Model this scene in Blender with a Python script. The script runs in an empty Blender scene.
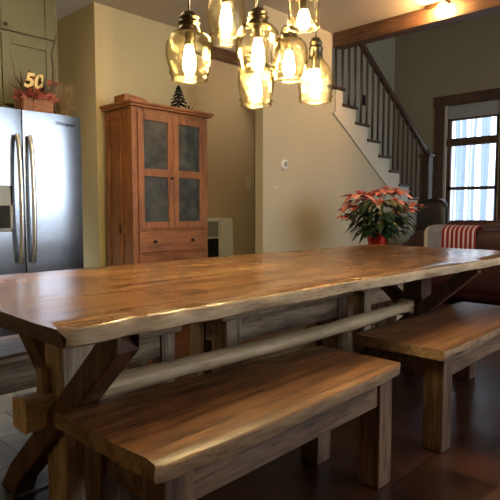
import bpy, bmesh, math, random
from mathutils import Vector, Matrix, noise
random.seed(7)
C = bpy.context.scene.collection
V = Vector
PI = math.pi

# ------------------------------------------------------------------ materials
def mat(name, col=(.5,.5,.5), rough=.6, metal=0, coat=0, emis=None, es=0, trans=0, spec=None):
    m = bpy.data.materials.new(name); m.use_nodes = True
    b = m.node_tree.nodes['Principled BSDF']
    b.inputs['Base Color'].default_value = (*col, 1); b.inputs['Roughness'].default_value = rough
    b.inputs['Metallic'].default_value = metal; b.inputs['Coat Weight'].default_value = coat
    b.inputs['Coat Roughness'].default_value = .15
    b.inputs['Transmission Weight'].default_value = trans
    if spec is not None: b.inputs['Specular IOR Level'].default_value = spec
    if emis: b.inputs['Emission Color'].default_value = (*emis, 1); b.inputs['Emission Strength'].default_value = es
    return m

class NT:
    def __init__(s, m): s.n = m.node_tree.nodes; s.l = m.node_tree.links; s.b = s.n['Principled BSDF']
    def new(s, t, **k):
        x = s.n.new(t)
        for a, v in k.items(): setattr(x, a, v)
        return x
    def math(s, op, a, b=None):
        x = s.n.new('ShaderNodeMath'); x.operation = op
        for i, v in enumerate((a, b)):
            if v is None: continue
            if isinstance(v, (int, float)): x.inputs[i].default_value = v
            else: s.l.new(v, x.inputs[i])
        return x.outputs[0]
    def ramp(s, f, stops):
        r = s.n.new('ShaderNodeValToRGB'); e = r.color_ramp.elements
        while len(e) < len(stops): e.new(.5)
        for el, (p, c) in zip(e, stops): el.position = p; el.color = (*c, 1)
        s.l.new(f, r.inputs[0]); return r.outputs[0]
    def bump(s, h, st, d=.01):
        b = s.n.new('ShaderNodeBump'); b.inputs['Strength'].default_value = st; b.inputs['Distance'].default_value = d
        s.l.new(h, b.inputs['Height']); s.l.new(b.outputs[0], s.b.inputs['Normal'])
    def mix(s, f, a, b, t='MIX'):
        x = s.n.new('ShaderNodeMix'); x.data_type = 'RGBA'; x.blend_type = t
        for i, v in ((0, f), (6, a), (7, b)):
            if isinstance(v, (int, float)): x.inputs[i].default_value = v
            elif isinstance(v, tuple): x.inputs[i].default_value = (*v, 1)
            else: s.l.new(v, x.inputs[i])
        return x.outputs[2]

def wood(name, dark, mid, light, axis='X', rough=.4, coat=0, plank=0, scale=1, bump=.25, var=.35, stretch=1.1, con=(.40, .60), spec=None):
    m = mat(name, mid, rough, coat=coat, spec=spec); t = NT(m)
    tc = t.new('ShaderNodeTexCoord').outputs['Object']
    mp = t.new('ShaderNodeMapping'); t.l.new(tc, mp.inputs[0])
    s = {'X': (stretch, 13, 13), 'Y': (13, stretch, 13), 'Z': (13, 13, stretch)}[axis]
    mp.inputs['Scale'].default_value = [k*scale for k in s]
    n1 = t.new('ShaderNodeTexNoise', noise_dimensions='4D'); n1.inputs['Scale'].default_value = 1.6
    n1.inputs['Detail'].default_value = 7; n1.inputs['Distortion'].default_value = .35; n1.inputs['Roughness'].default_value = .6
    t.l.new(mp.outputs[0], n1.inputs['Vector'])
    n2 = t.new('ShaderNodeTexNoise', noise_dimensions='4D'); n2.inputs['Scale'].default_value = 7; n2.inputs['Detail'].default_value = 5
    t.l.new(mp.outputs[0], n2.inputs['Vector'])
    n3 = t.new('ShaderNodeTexNoise'); n3.inputs['Scale'].default_value = 2.2; n3.inputs['Detail'].default_value = 3
    t.l.new(tc, n3.inputs['Vector'])
    f = t.math('ADD', t.math('MULTIPLY', n1.outputs[0], .6), t.math('MULTIPLY', n2.outputs[0], .4))
    col = t.ramp(f, [(con[0], dark), (.49, mid), (con[1], light)])
    sh = t.ramp(n3.outputs[0], [(.3, (1-var,)*3), (.7, (1+var*.25,)*3)])
    col = t.mix(1.0, col, sh, 'MULTIPLY')
    if plank:
        sp = t.new('ShaderNodeSeparateXYZ'); t.l.new(tc, sp.inputs[0])
        q = t.math('DIVIDE', sp.outputs['Y' if axis == 'X' else 'X'], plank)
        fl = t.math('FLOOR', q); w = t.math('MULTIPLY', fl, 3.71)
        t.l.new(w, n1.inputs['W']); t.l.new(w, n2.inputs['W'])
        wn = t.new('ShaderNodeTexWhiteNoise', noise_dimensions='1D'); t.l.new(fl, wn.inputs['W'])
        tint = t.ramp(wn.outputs[0], [(0, (.72, .68, .64)), (1, (1.05, 1.05, 1.05))])
        col = t.mix(1.0, col, tint, 'MULTIPLY')
        fr = t.math('FRACT', q); seam = t.math('LESS_THAN', t.math('ABSOLUTE', t.math('SUBTRACT', fr, .5)), .488)
        sc = t.new('ShaderNodeCombineColor'); [t.l.new(seam, sc.inputs[i]) for i in range(3)]
        col = t.mix(.55, col, sc.outputs[0], 'MULTIPLY')
    t.l.new(col, t.b.inputs['Base Color'])
    rr = t.math('ADD', t.math('MULTIPLY', n3.outputs[0], .25), rough-.12); t.l.new(rr, t.b.inputs['Roughness'])
    t.bump(f, bump, .006)
    return m

def plaster(name, col):
    m = mat(name, col, .85); t = NT(m)
    n = t.new('ShaderNodeTexNoise'); n.inputs['Scale'].default_value = 60; n.inputs['Detail'].default_value = 5
    n2 = t.new('ShaderNodeTexNoise'); n2.inputs['Scale'].default_value = 1.2; n2.inputs['Detail'].default_value = 2
    tc = t.new('ShaderNodeTexCoord').outputs['Object']; t.l.new(tc, n.inputs[0]); t.l.new(tc, n2.inputs[0])
    c = t.ramp(n2.outputs[0], [(.3, tuple(k*.93 for k in col)), (.7, col)])
    t.l.new(c, t.b.inputs['Base Color']); t.bump(n.outputs[0], .12, .003)
    return m

def tiles(name, a, b, mortar, size, rough):
    m = mat(name, a, rough); t = NT(m)
    tc = t.new('ShaderNodeTexCoord').outputs['Object']
    br = t.new('ShaderNodeTexBrick'); t.l.new(tc, br.inputs['Vector'])
    br.inputs['Color1'].default_value = (*a, 1); br.inputs['Color2'].default_value = (*b, 1); br.inputs['Mortar'].default_value = (*mortar, 1)
    br.inputs['Scale'].default_value = 1; br.inputs['Brick Width'].default_value = size; br.inputs['Row Height'].default_value = size
    br.inputs['Mortar Size'].default_value = .006; br.offset = .5
    n = t.new('ShaderNodeTexNoise'); n.inputs['Scale'].default_value = 5; n.inputs['Detail'].default_value = 8; t.l.new(tc, n.inputs[0])
    v = t.ramp(n.outputs[0], [(.3, (.6, .6, .6)), (.7, (1.15, 1.15, 1.15))])
    t.l.new(t.mix(1.0, br.outputs[0], v, 'MULTIPLY'), t.b.inputs['Base Color'])
    t.l.new(t.math('ADD', t.math('MULTIPLY', n.outputs[0], .25), rough-.1), t.b.inputs['Roughness'])
    t.bump(t.math('SUBTRACT', n.outputs[0], t.math('MULTIPLY', br.outputs['Fac'], 1.5)), .25, .006)
    return m

M = {}
M['table_top'] = wood('table_top_wood', (.105,.042,.014), (.26,.118,.042), (.40,.215,.095), rough=.27, coat=.25, plank=.2, bump=.025, stretch=.55, con=(.42, .58))
M['live_edge'] = wood('live_edge_wood', (.28,.18,.10), (.47,.34,.21), (.62,.49,.33), rough=.72, scale=1.1, bump=.5, stretch=2.2, spec=.25, con=(.36, .66))
M['bench_top'] = wood('bench_top_wood', (.045,.020,.010), (.155,.064,.026), (.31,.14,.056), rough=.42, coat=0, spec=.45, plank=.23, bump=.2)
M['bench_edge'] = wood('bench_edge_wood', (.13,.075,.04), (.26,.16,.09), (.38,.26,.16), rough=.72, scale=1.1, bump=.5, stretch=2.2, spec=.25, con=(.36, .66))
M['beam_z'] = wood('bench_leg_wood', (.045,.022,.012), (.12,.062,.032), (.22,.13,.075), axis='Z', rough=.55)
M['beam_x'] = wood('apron_wood', (.05,.026,.014), (.13,.07,.038), (.24,.15,.09), axis='X', rough=.55)
M['post_lit'] = wood('post_wood_lit', (.22,.14,.085), (.42,.30,.19), (.58,.45,.31), axis='Z', rough=.6)  # paler wood: light on the left post and wedges put into the colour
M['trestle'] = wood('trestle_wood', (.04,.017,.008), (.10,.044,.021), (.17,.088,.045), axis='Z', rough=.5)
M['log'] = wood('log_wood', (.30,.19,.10), (.58,.41,.24), (.74,.58,.38), rough=.5, bump=.3, con=(.32, .68), stretch=1.6, spec=.35)
M['weathered'] = wood('weathered_wood', (.15,.095,.055), (.31,.21,.125), (.46,.34,.22), axis='Z', rough=.65)
M['weathered_x'] = wood('weathered_wood_x', (.15,.095,.055), (.31,.21,.125), (.46,.34,.22), axis='X', rough=.65)
M['cherry_z'] = wood('cabinet_wood', (.15,.048,.014), (.30,.108,.032), (.40,.165,.055), axis='Z', rough=.42, scale=1.1, con=(.36, .66))
M['cherry_x'] = wood('cabinet_wood_x', (.15,.048,.014), (.30,.108,.032), (.40,.165,.055), axis='X', rough=.42, scale=1.1, con=(.36, .66))
M['cherry_y'] = wood('cabinet_wood_y', (.15,.048,.014), (.30,.108,.032), (.40,.165,.055), axis='Y', rough=.42, scale=1.1, con=(.36, .66))
M['beam'] = wood('ceiling_beam_wood', (.05,.022,.011), (.11,.052,.027), (.18,.09,.05), axis='Y', rough=.6)
M['beamx'] = wood('header_beam_wood', (.06,.028,.014), (.13,.065,.035), (.2,.11,.06), axis='X', rough=.6)
M['stair'] = wood('stair_wood', (.022,.011,.007), (.05,.026,.016), (.085,.046,.028), axis='Z', rough=.45)
M['trimwood'] = wood('window_trim_wood', (.035,.016,.01), (.075,.036,.022), (.12,.06,.038), axis='Z', rough=.5)
M['terra'] = wood('box_wood', (.14,.045,.018), (.26,.095,.04), (.36,.15,.07), rough=.6)
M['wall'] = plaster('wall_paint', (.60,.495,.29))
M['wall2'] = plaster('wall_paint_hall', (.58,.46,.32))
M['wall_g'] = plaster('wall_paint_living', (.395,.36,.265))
M['wall_g_shaded'] = plaster('wall_paint_living_shaded', (.27,.225,.145))  # living paint darkened: dimness of the right wall put into its colour
M['ceil'] = plaster('ceiling_paint', (.50,.445,.385))
M['white'] = mat('white_paint', (.50,.46,.38), .5)
M['green'] = mat('green_cabinet_paint', (.120,.112,.055), .5)
M['steel'] = mat('brushed_steel', (.29,.315,.365), .19, 1)
t = NT(M['steel']); tc = t.new('ShaderNodeTexCoord').outputs['Object']; mp = t.new('ShaderNodeMapping'); t.l.new(tc, mp.inputs[0]); mp.inputs['Scale'].default_value = (2, 2, 260)
n = t.new('ShaderNodeTexNoise'); t.l.new(mp.outputs[0], n.inputs[0]); n.inputs['Scale'].default_value = 1.5
t.bump(n.outputs[0], .05, .002)
M['chrome'] = mat('polished_metal', (.85,.86,.88), .32, 1)
M['darkmetal'] = mat('dark_metal', (.035,.03,.028), .4, .8)
M['bronze'] = mat('pendant_bronze', (.10,.075,.05), .3, 1)
M['black'] = mat('black_plastic', (.012,.012,.014), .6, spec=.2)
M['grey'] = mat('grey_plastic', (.22,.23,.24), .4)
M['fridge_side'] = mat('fridge_side_paint', (.10,.105,.11), .45)
M['wplastic'] = mat('white_plastic', (.75,.77,.78), .4)
M['cream'] = mat('cream_plastic', (.62,.56,.42), .4)
M['tin'] = mat('door_panel_tin', (.085,.085,.07), .42, .35)
t = NT(M['tin']); v = t.new('ShaderNodeTexVoronoi'); v.inputs['Scale'].default_value = 28; tc = t.new('ShaderNodeTexCoord').outputs['Object']; t.l.new(tc, v.inputs[0]); t.bump(v.outputs[0], .12, .004)
n = t.new('ShaderNodeTexNoise'); n.inputs['Scale'].default_value = 9; t.l.new(tc, n.inputs[0]); t.l.new(t.ramp(n.outputs[0], [(.35, (.035,.035,.03)), (.7, (.085,.085,.07))]), t.b.inputs['Base Color'])
M['yellow'] = mat('yellow_paint', (.62,.48,.20), .5)
M['leaf'] = mat('poinsettia_leaf', (.010,.030,.011), .45)
M['bract'] = mat('poinsettia_bract', (.55,.10,.07), .5)
t = NT(M['bract']); n = t.new('ShaderNodeTexNoise'); n.inputs['Scale'].default_value = 14; t.l.new(t.new('ShaderNodeTexCoord').outputs['Object'], n.inputs[0]); t.l.new(t.ramp(n.outputs[0], [(.3, (.50,.07,.065)), (.5, (.68,.20,.15)), (.68, (.80,.48,.36))]), t.b.inputs['Base Color'])
M['foil'] = mat('red_foil', (.42,.03,.02), .25, .7)
M['gold'] = mat('gold_foil', (.75,.42,.13), .25, .9)
M['maroon'] = mat('maroon_leather', (.034,.007,.008), .42)
M['brown_l'] = mat('brown_leather', (.022,.013,.010), .34)
M['dried'] = mat('dried_grass', (.20,.13,.06), .8)
M['redfab'] = mat('red_ribbon', (.30,.07,.05), .6)
M['twig'] = mat('twig_bark', (.07,.045,.028), .8)
M['shade'] = mat('roller_shade_fabric', (.30,.285,.27), .8)
M['bark'] = mat('snowy_bark', (.27,.33,.42), .9)
M['snow'] = mat('snow_ground', (.8,.85,.95), .8)
M['bulb'] = mat('glowing_bulb', (1,.8,.5), .5, emis=(1,.80,.42), es=300)
M['bulb2'] = mat('glowing_spot_bulb', (1,.8,.5), .5, emis=(1,.55,.20), es=1300)
M['floor'] = tiles('dark_floor_tile', (.036,.013,.008), (.058,.021,.012), (.02,.009,.006), .33, .30)
M['slate'] = tiles('slate_floor_tile', (.17,.18,.21), (.23,.245,.27), (.06,.06,.07), .32, .36)
# blanket: stripes along the run of the sofa back
m = mat('striped_blanket_fabric', (.6,.6,.6), .9); t = NT(m); M['blanket'] = m
sp = t.new('ShaderNodeSeparateXYZ'); t.l.new(t.new('ShaderNodeTexCoord').outputs['Object'], sp.inputs[0])
fr = t.math('FRACT', t.math('DIVIDE', sp.outputs['Y'], .052)); st = t.math('GREATER_THAN', fr, .36)
red = t.mix(st, (.55,.46,.44), (.20,.010,.016))
grey = t.math('GREATER_THAN', sp.outputs['Y'], .105)
g1 = t.mix(grey, red, (.22,.225,.27))
edge = t.math('GREATER_THAN', sp.outputs['Y'], .275)
t.l.new(t.mix(edge, g1, (.62,.55,.50)), t.b.inputs['Base Color'])
n = t.new('ShaderNodeTexNoise'); n.inputs['Scale'].default_value = 150; t.bump(n.outputs[0], .4, .004)
# pendant glass: thin, amber, faintly seeded
m = bpy.data.materials.new('amber_glass'); m.use_nodes = True; nn = m.node_tree.nodes; ll = m.node_tree.links; nn.clear(); M['glass'] = m
o = nn.new('ShaderNodeOutputMaterial'); tr = nn.new('ShaderNodeBsdfTransparent'); gl = nn.new('ShaderNodeBsdfGlossy'); tl = nn.new('ShaderNodeBsdfTranslucent')
tr.inputs[0].default_value = (.965,.935,.83,1); gl.inputs[0].default_value = (1,.93,.72,1); gl.inputs[1].default_value = .02; tl.inputs[0].default_value = (1,.84,.48,1)
lw = nn.new('ShaderNodeLayerWeight'); lw.inputs[0].default_value = .35
nz = nn.new('ShaderNodeTexNoise'); nz.inputs['Scale'].default_value = 22; nz.inputs['Detail'].default_value = 1
bp = nn.new('ShaderNodeBump'); bp.inputs['Strength'].default_value = .25; bp.inputs['Distance'].default_value = .01; ll.new(nz.outputs[0], bp.inputs['Height'])
rp = nn.new('ShaderNodeValToRGB'); rp.color_ramp.elements[0].color = (.975,.95,.87,1); rp.color_ramp.elements[0].position = .45; rp.color_ramp.elements[1].color = (.50,.41,.22,1); ll.new(lw.outputs['Facing'], rp.inputs[0]); ll.new(rp.outputs[0], tr.inputs[0])
ll.new(bp.outputs[0], gl.inputs['Normal']); ll.new(bp.outputs[0], lw.inputs['Normal'])
mx = nn.new('ShaderNodeMixShader'); mx2 = nn.new('ShaderNodeMixShader')
mx.inputs[0].default_value = .0004; ll.new(tr.outputs[0], mx.inputs[1]); ll.new(tl.outputs[0], mx.inputs[2])
mr = nn.new('ShaderNodeMapRange'); mr.inputs[3].default_value = .005; mr.inputs[4].default_value = .16; ll.new(lw.outputs['Facing'], mr.inputs[0])
ll.new(mr.outputs[0], mx2.inputs[0]); ll.new(mx.outputs[0], mx2.inputs[1]); ll.new(gl.outputs[0], mx2.inputs[2]); ll.new(mx2.outputs[0], o.inputs[0])
m = bpy.data.materials.new('window_glass'); m.use_nodes = True; nn = m.node_tree.nodes; ll = m.node_tree.links; nn.clear(); M['pane'] = m
o = nn.new('ShaderNodeOutputMaterial'); tr = nn.new('ShaderNodeBsdfTransparent'); gl = nn.new('ShaderNodeBsdfGlossy'); gl.inputs[1].default_value = .02
mx = nn.new('ShaderNodeMixShader'); mx.inputs[0].default_value = .06; ll.new(tr.outputs[0], mx.inputs[1]); ll.new(gl.outputs[0], mx.inputs[2]); ll.new(mx.outputs[0], o.inputs[0])

# ------------------------------------------------------------------ geometry helpers
def box(bm, a, b, mi=0):
    x0,y0,z0 = a; x1,y1,z1 = b
    v = [bm.verts.new(p) for p in ((x0,y0,z0),(x1,y0,z0),(x1,y1,z0),(x0,y1,z0),(x0,y0,z1),(x1,y0,z1),(x1,y1,z1),(x0,y1,z1))]
    for f in ((0,3,2,1),(4,5,6,7),(0,1,5,4),(1,2,6,5),(2,3,7,6),(3,0,4,7)):
        bm.faces.new([v[i] for i in f]).material_index = mi
def obox(bm, p, q, w, h, up=(0,0,1), segs=1, jit=0, sd=0):
    p, q = V(p), V(q); d = (q-p).normalized(); up = V(up); s = d.cross(up).normalized(); u = s.cross(d).normalized()
    rings = []
    for k in range(segs+1):
        c = p.lerp(q, k/segs); ring = []
        for i, (a, b) in enumerate(((-1,-1),(1,-1),(1,1),(-1,1))):
            j = 1+jit*noise.noise(V((k*.9+sd, i*3.1, sd)))
            ring.append(bm.verts.new(c+s*(a*w/2*j)+u*(b*h/2*j)))
        rings.append(ring)
    for k in range(segs):
        for i in range(4): bm.faces.new((rings[k][i], rings[k][(i+1)%4], rings[k+1][(i+1)%4], rings[k+1][i]))
    bm.faces.new(rings[0][::-1]); bm.faces.new(rings[-1])
def tube(bm, pts, r, n=8, r2=None):
    pts = [V(p) for p in pts]; rings = []
    for k, p in enumerate(pts):
        d = (pts[min(k+1, len(pts)-1)]-pts[max(k-1, 0)]).normalized()
        a = V((0,0,1)) if abs(d.z) < .9 else V((1,0,0)); s = d.cross(a).normalized(); u = s.cross(d)
        rr = r if r2 is None else r+(r2-r)*k/(len(pts)-1)
        rings.append([bm.verts.new(p+s*rr*math.cos(2*PI*i/n)+u*rr*math.sin(2*PI*i/n)) for i in range(n)])
    for k in range(len(pts)-1):
        for i in range(n): bm.faces.new((rings[k][i], rings[k][(i+1)%n], rings[k+1][(i+1)%n], rings[k+1][i])).smooth = True
    bm.faces.new(rings[0][::-1]); bm.faces.new(rings[-1])
def lathe(bm, prof, c=(0,0,0), n=32, caps=True):
    rings = [[bm.verts.new((c[0]+r*math.cos(2*PI*i/n), c[1]+r*math.sin(2*PI*i/n), c[2]+z)) for i in range(n)] for r, z in prof]
    for k in range(len(rings)-1):
        for i in range(n): bm.faces.new((rings[k][i], rings[k][(i+1)%n], rings[k+1][(i+1)%n], rings[k+1][i])).smooth = True
    if caps: bm.faces.new(rings[0][::-1]); bm.faces.new(rings[-1])
def prism(bm, poly, y0, y1):   # poly in XZ
    a = [bm.verts.new((x, y0, z)) for x, z in poly]; b = [bm.verts.new((x, y1, z)) for x, z in poly]
    bm.faces.new(a); bm.faces.new(b[::-1])
    for i in range(len(a)): j = (i+1)%len(a); bm.faces.new((a[j], a[i], b[i], b[j]))
def blob(bm, c, s, seed=0, amp=.08, e=1.0, sub=3):   # rounded, superelliptic cushion shape
    t = bmesh.new(); bmesh.ops.create_cube(t, size=2); bmesh.ops.subdivide_edges(t, edges=t.edges[:], cuts=7, use_grid_fill=True)
    vm = {}
    for v in t.verts:
        p = v.co.copy(); q = V([math.copysign(abs(k)**1, k) for k in p]); l = (abs(q.x)**5+abs(q.y)**5+abs(q.z)**5)**.2
        q = q/l; q *= 1+amp*noise.noise(q*1.7+V((seed,)*3)); vm[v.index] = bm.verts.new((c[0]+q.x*s[0]/2, c[1]+q.y*s[1]/2, c[2]+q.z*s[2]/2))
    for f in t.faces: bm.faces.new([vm[v.index] for v in f.verts]).smooth = True
    t.free()
def obj(name, bm, m, parent=None, base=None, bev=0, smooth=False, solid=0, seg=2):
    if base is None and parent is not None: base = parent.location
    base = V(base) if base is not None else V((0,0,0))
    bmesh.ops.recalc_face_normals(bm, faces=bm.faces[:])
    for e in bm.edges:
        if len(e.link_faces) == 2 and e.calc_face_angle(0) > .65: e.smooth = False
    for v in bm.verts:
        if -.2 < v.co.z < .0301: v.co.z -= .03
    bmesh.ops.translate(bm, verts=bm.verts[:], vec=-base)
    me = bpy.data.meshes.new(name); bm.to_mesh(me); bm.free()
    for k in (m if isinstance(m, (list, tuple)) else [m]): me.materials.append(M[k])
    o = bpy.data.objects.new(name, me); C.objects.link(o)
    if parent is not None:
        o.parent = parent
        if parent.type == 'MESH': o.location = base-V(parent['_b'])
    else: o.location = base
    o['_b'] = tuple(base)
    if bev: b = o.modifiers.new('b', 'BEVEL'); b.width = bev; b.segments = seg; b.limit_method = 'ANGLE'; b.harden_normals = False
    if solid: s = o.modifiers.new('s', 'SOLIDIFY'); s.thickness = solid
    if smooth:
        for p in me.polygons: p.use_smooth = True
    return o
def B(*boxes):
    bm = bmesh.new()
    for a, b in boxes: box(bm, a, b)
    return bm
def tag(o, label, cat, group=None, kind=None):
    o['label'] = label; o['category'] = cat
    if group: o['group'] = group
    if kind: o['kind'] = kind
    return o
def thing(name, label, cat, loc, group=None):
    o = bpy.data.objects.new(name, None); o.empty_display_size = .05; C.objects.link(o); o.location = loc
    return tag(o, label, cat, group)
def struct(name, bm, m, **k):
    o = obj(name, bm, m, **k); o['kind'] = 'structure'; return o

# ------------------------------------------------------------------ setting
H1 = 3.0; H2 = 5.2; XL = -2.6; YF = -2.6; XR = 8.6
struct('floor', B(((XL-.1, YF-.1, -.1), (XR+.1, 4.95, 0))), 'floor')
struct('floor_kitchen', B(((XL, 1.98, 0), (1.78, 5.5, .006))), 'slate', base=(0,0,0))
struct('wall_cabinet', B(((2.725, 4.6, 0), (3.85, 5.6, H1))), 'wall')
struct('wall_kitchen', B(((XL, 5.5, 0), (2.725, 5.6, H1))), 'wall')
struct('wall_hall', B(((3.85, 4.85, 0), (5.6, 4.95, H1))), 'wall2')
struct('wall_left', B(((XL-.1, YF, 0), (XL, 5.6, H1))), 'wall')
struct('ceiling', B(((XL-.1, YF-.1, H1), (5.0, 5.6, H1+.2))), 'ceil')
struct('ceiling_living', B(((5.0, YF-.1, H2), (XR+.2, 5.0, H2+.1))), 'ceil')
struct('wall_upper', B(((5.0, YF-.1, H1+.2), (5.1, 3.49, H2)), ((5.0, 3.49, H1+.2), (5.1, 4.95, H2))), 'wall_g')
# wall beside the stairs: stepped top where the stairs run
RUN, RISE, Y_S = .27, .172, 3.5
def step(k): return 5.07+RUN*k, 2.44-RISE*k      # centre x and top z of tread k
bm = bmesh.new()
prism(bm, [(3.867, 0), (5.055, 0), (5.055, 2.40), (5.0, 2.40), (5.0, H1), (3.867, H1)], Y_S, Y_S+.1)
for k in range(9):
    cx, z = step(k); xa = max(cx-RUN/2, 5.055); prism(bm, [(xa, 0), (cx+RUN/2, 0), (cx+RUN/2, z-.035), (xa, z-.035)], Y_S, Y_S+.1)
bmesh.ops.remove_doubles(bm, verts=bm.verts[:], dist=.0005)
struct('wall_stair', bm, 'wall_g')
struct('wall_stairwell', B(((5.15, 4.7, 0), (XR, 4.8, H2))), 'wall_g')
# right wall with window opening Y 2.93..3.76, Z .78...2.76
WY0, WY1, WZ0, WZ1 = 2.90, 3.78, .80, 2.75
struct('wall_right', B(((XR, YF, 0), (XR+.14, WY0, H2)), ((XR, WY1, 0), (XR+.14, 4.8, H2)), ((XR, WY0, 0), (XR+.14, WY1, WZ0)), ((XR, WY0, WZ1), (XR+.14, WY1, H2))), 'wall_g_shaded')
# front wall behind the viewer with a wide patio opening
OX0, OX1, OZ0, OZ1 = 2.6, 6.2, .95, 2.86
struct('wall_front', B(((XL, YF-.1, 0), (OX0, YF, H2)), ((OX1, YF-.1, 0), (XR+.1, YF, H2)), ((OX0, YF-.1, OZ1), (OX1, YF, H2)), ((OX0, YF-.1, 0), (OX1, YF, OZ0))), 'wall')
w2 = struct('window_2', B(*[((x-.05, YF-.07, OZ0), (x+.05, YF-.01, OZ1)) for x in (OX0+.05, 3.8, 5.0, OX1-.05)], ((OX0, YF-.07, OZ0), (OX1, YF-.01, OZ0+.08)), ((OX0, YF-.07, OZ1-.08), (OX1, YF-.01, OZ1)), ((OX0, YF-.07, 2.2), (OX1, YF-.01, 2.32))), 'trimwood')
# window 1
w = struct('window_1', B(((XR-.03, WY1, WZ0-.12), (XR, WY1+.16, WZ1+.15)), ((XR-.03, WY0-.16, WZ0-.12), (XR, WY0, WZ1+.15)), ((XR-.035, WY0-.18, WZ1), (XR, WY1+.18, WZ1+.155))), 'trimwood', bev=.004)
obj('jamb', B(((XR+.0, WY1-.035, WZ0), (XR+.13, WY1, WZ1)), ((XR, WY0, WZ0), (XR+.13, WY0+.03, WZ1))), 'white', w)
obj('sash', B(((XR+.03, WY1-.10, WZ0), (XR+.08, WY1-.035, WZ1)), ((XR+.03, WY0+.03, WZ0), (XR+.08, WY0+.075, WZ1)), ((XR+.03, WY0+.03, WZ0), (XR+.08, WY1-.035, WZ0+.07)),
    ((XR+.03, WY0+.03, WZ1-.05), (XR+.08, WY1-.035, WZ1)), ((XR+.0, WY0+.03, 2.09), (XR+.09, WY1-.035, 2.21)), ((XR+.03, WY0+.03, 1.385), (XR+.08, WY1-.035, 1.435)), ((XR+.03, WY0+.03, 2.50), (XR+.08, WY1-.035, 2.545))), 'trimwood', w)
obj('pane', B(((XR+.05, WY0+.05, WZ0+.02), (XR+.054, WY1-.05, WZ1-.02))), 'pane', w)
obj('window_sill', B(((XR-.09, WY0-.18, WZ0-.04), (XR+.1, WY1+.18, WZ0))), 'trimwood', w, bev=.005)
tag(obj('roller_shade', B(((XR+.008, WY0+.035, 2.53), (XR+.02, WY1-.04, 2.735))), 'shade'), 'grey fabric shade rolled most of the way up at the top of the window', 'shade')
# beams
tag(obj('ceiling_beam', B(((5.0, -2.5, 2.845), (5.15, 3.49, 3.16))), 'beam', bev=.008), 'long dark brown wooden beam along the ceiling edge with a lamp on it', 'beam')
tag(obj('header_beam', B(((3.86, 4.77, 2.865), (5.14, 4.845, 2.998))), 'beamx', bev=.006), 'short brown wooden beam high on the hall wall behind the pendants', 'beam')
for nm, a, b in (('baseboard_cabinet', (2.73,4.585,0), (3.84,4.6,.12)), ('baseboard_hall', (3.86,4.835,0), (5.1,4.85,.12)), ('baseboard_stair', (3.87,3.485,0), (7.4,3.5,.12)), ('baseboard_right', (XR-.015,-2.5,0), (XR,3.4,.12))):
    struct(nm, B((a, b)), 'stair')

# staircase
st = thing('staircase', 'dark wooden staircase rising to the left with slim balusters and pale skirt board', 'staircase', (7.3, Y_S+.5, 0))
for k in range(9):
    cx, z = step(k)
    obj('tread', B(((cx-RUN/2-.02 if k else cx-RUN/2-.02, Y_S-.035, z-.035), (cx+RUN/2+.025, 4.69, z))), 'stair', st, bev=.008)
    obj('riser', B(((cx+RUN/2-.02, Y_S+.102, z-RISE), (cx+RUN/2-.002, 4.69, z-.036))), 'white', st)
def railz(x): return 3.40-.637*(x-5.1)
for k in range(9):
    cx, z = step(k)
    for d in (-.068, .068):
        obj('baluster', B(((cx+d-.011, Y_S+.033, z), (cx+d+.011, Y_S+.055, min(railz(cx+d)-.02, 3.37)))), 'stair', st)
bm = bmesh.new(); obox(bm, (5.13, Y_S+.044, railz(5.13)), (7.45, Y_S+.044, railz(7.45)), .06, .065); obj('handrail', bm, 'stair', st, bev=.014)
bm = B(((7.39, Y_S-.03, .70), (7.52, Y_S+.10, 1.86)), ((7.37, Y_S-.05, 1.83), (7.54, Y_S+.12, 1.87))); lathe(bm, [(.02,1.865),(.05,1.88),(.055,1.91),(.035,1.94),(.005,1.95)], (7.455, Y_S+.035, 0), 16)
obj('newel_post', bm, 'stair', st, bev=.006)
obj('landing', B(((7.52, Y_S+.0, 0), (XR-.03, 4.69, .86)), ((7.515, Y_S-.02, .86), (XR-.03, 4.69, .895))), ['stair'], st, bev=.004)
# pale skirt board: zigzag under treads
bm = bmesh.new()
for k in range(9):
    cx, z = step(k); low = lambda x: 2.44-RISE/RUN*(x-5.07)-.31
    x0, x1 = max(cx-RUN/2, 5.06), cx+RUN/2
    prism(bm, [(x0, low(x0)), (x1, low(x1)), (x1, z-.036), (x0, z-.036)], Y_S-.016, Y_S-.001)
bmesh.ops.remove_doubles(bm, verts=bm.verts[:], dist=.001)
obj('skirt_board', bm, 'white', st)
bm = bmesh.new(); obox(bm, (5.02, Y_S-.012, low(5.02)-.012), (7.45, Y_S-.012, low(7.45)-.012), .022, .024); obj('skirt_moulding', bm, 'white', st)
tag(obj('wall_plaque', B(((7.53, 4.675, 2.74), (7.70, 4.699, 2.90))), 'darkmetal', bev=.004), 'small dark square plaque on the stairwell wall behind the balusters', 'plaque')

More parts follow.
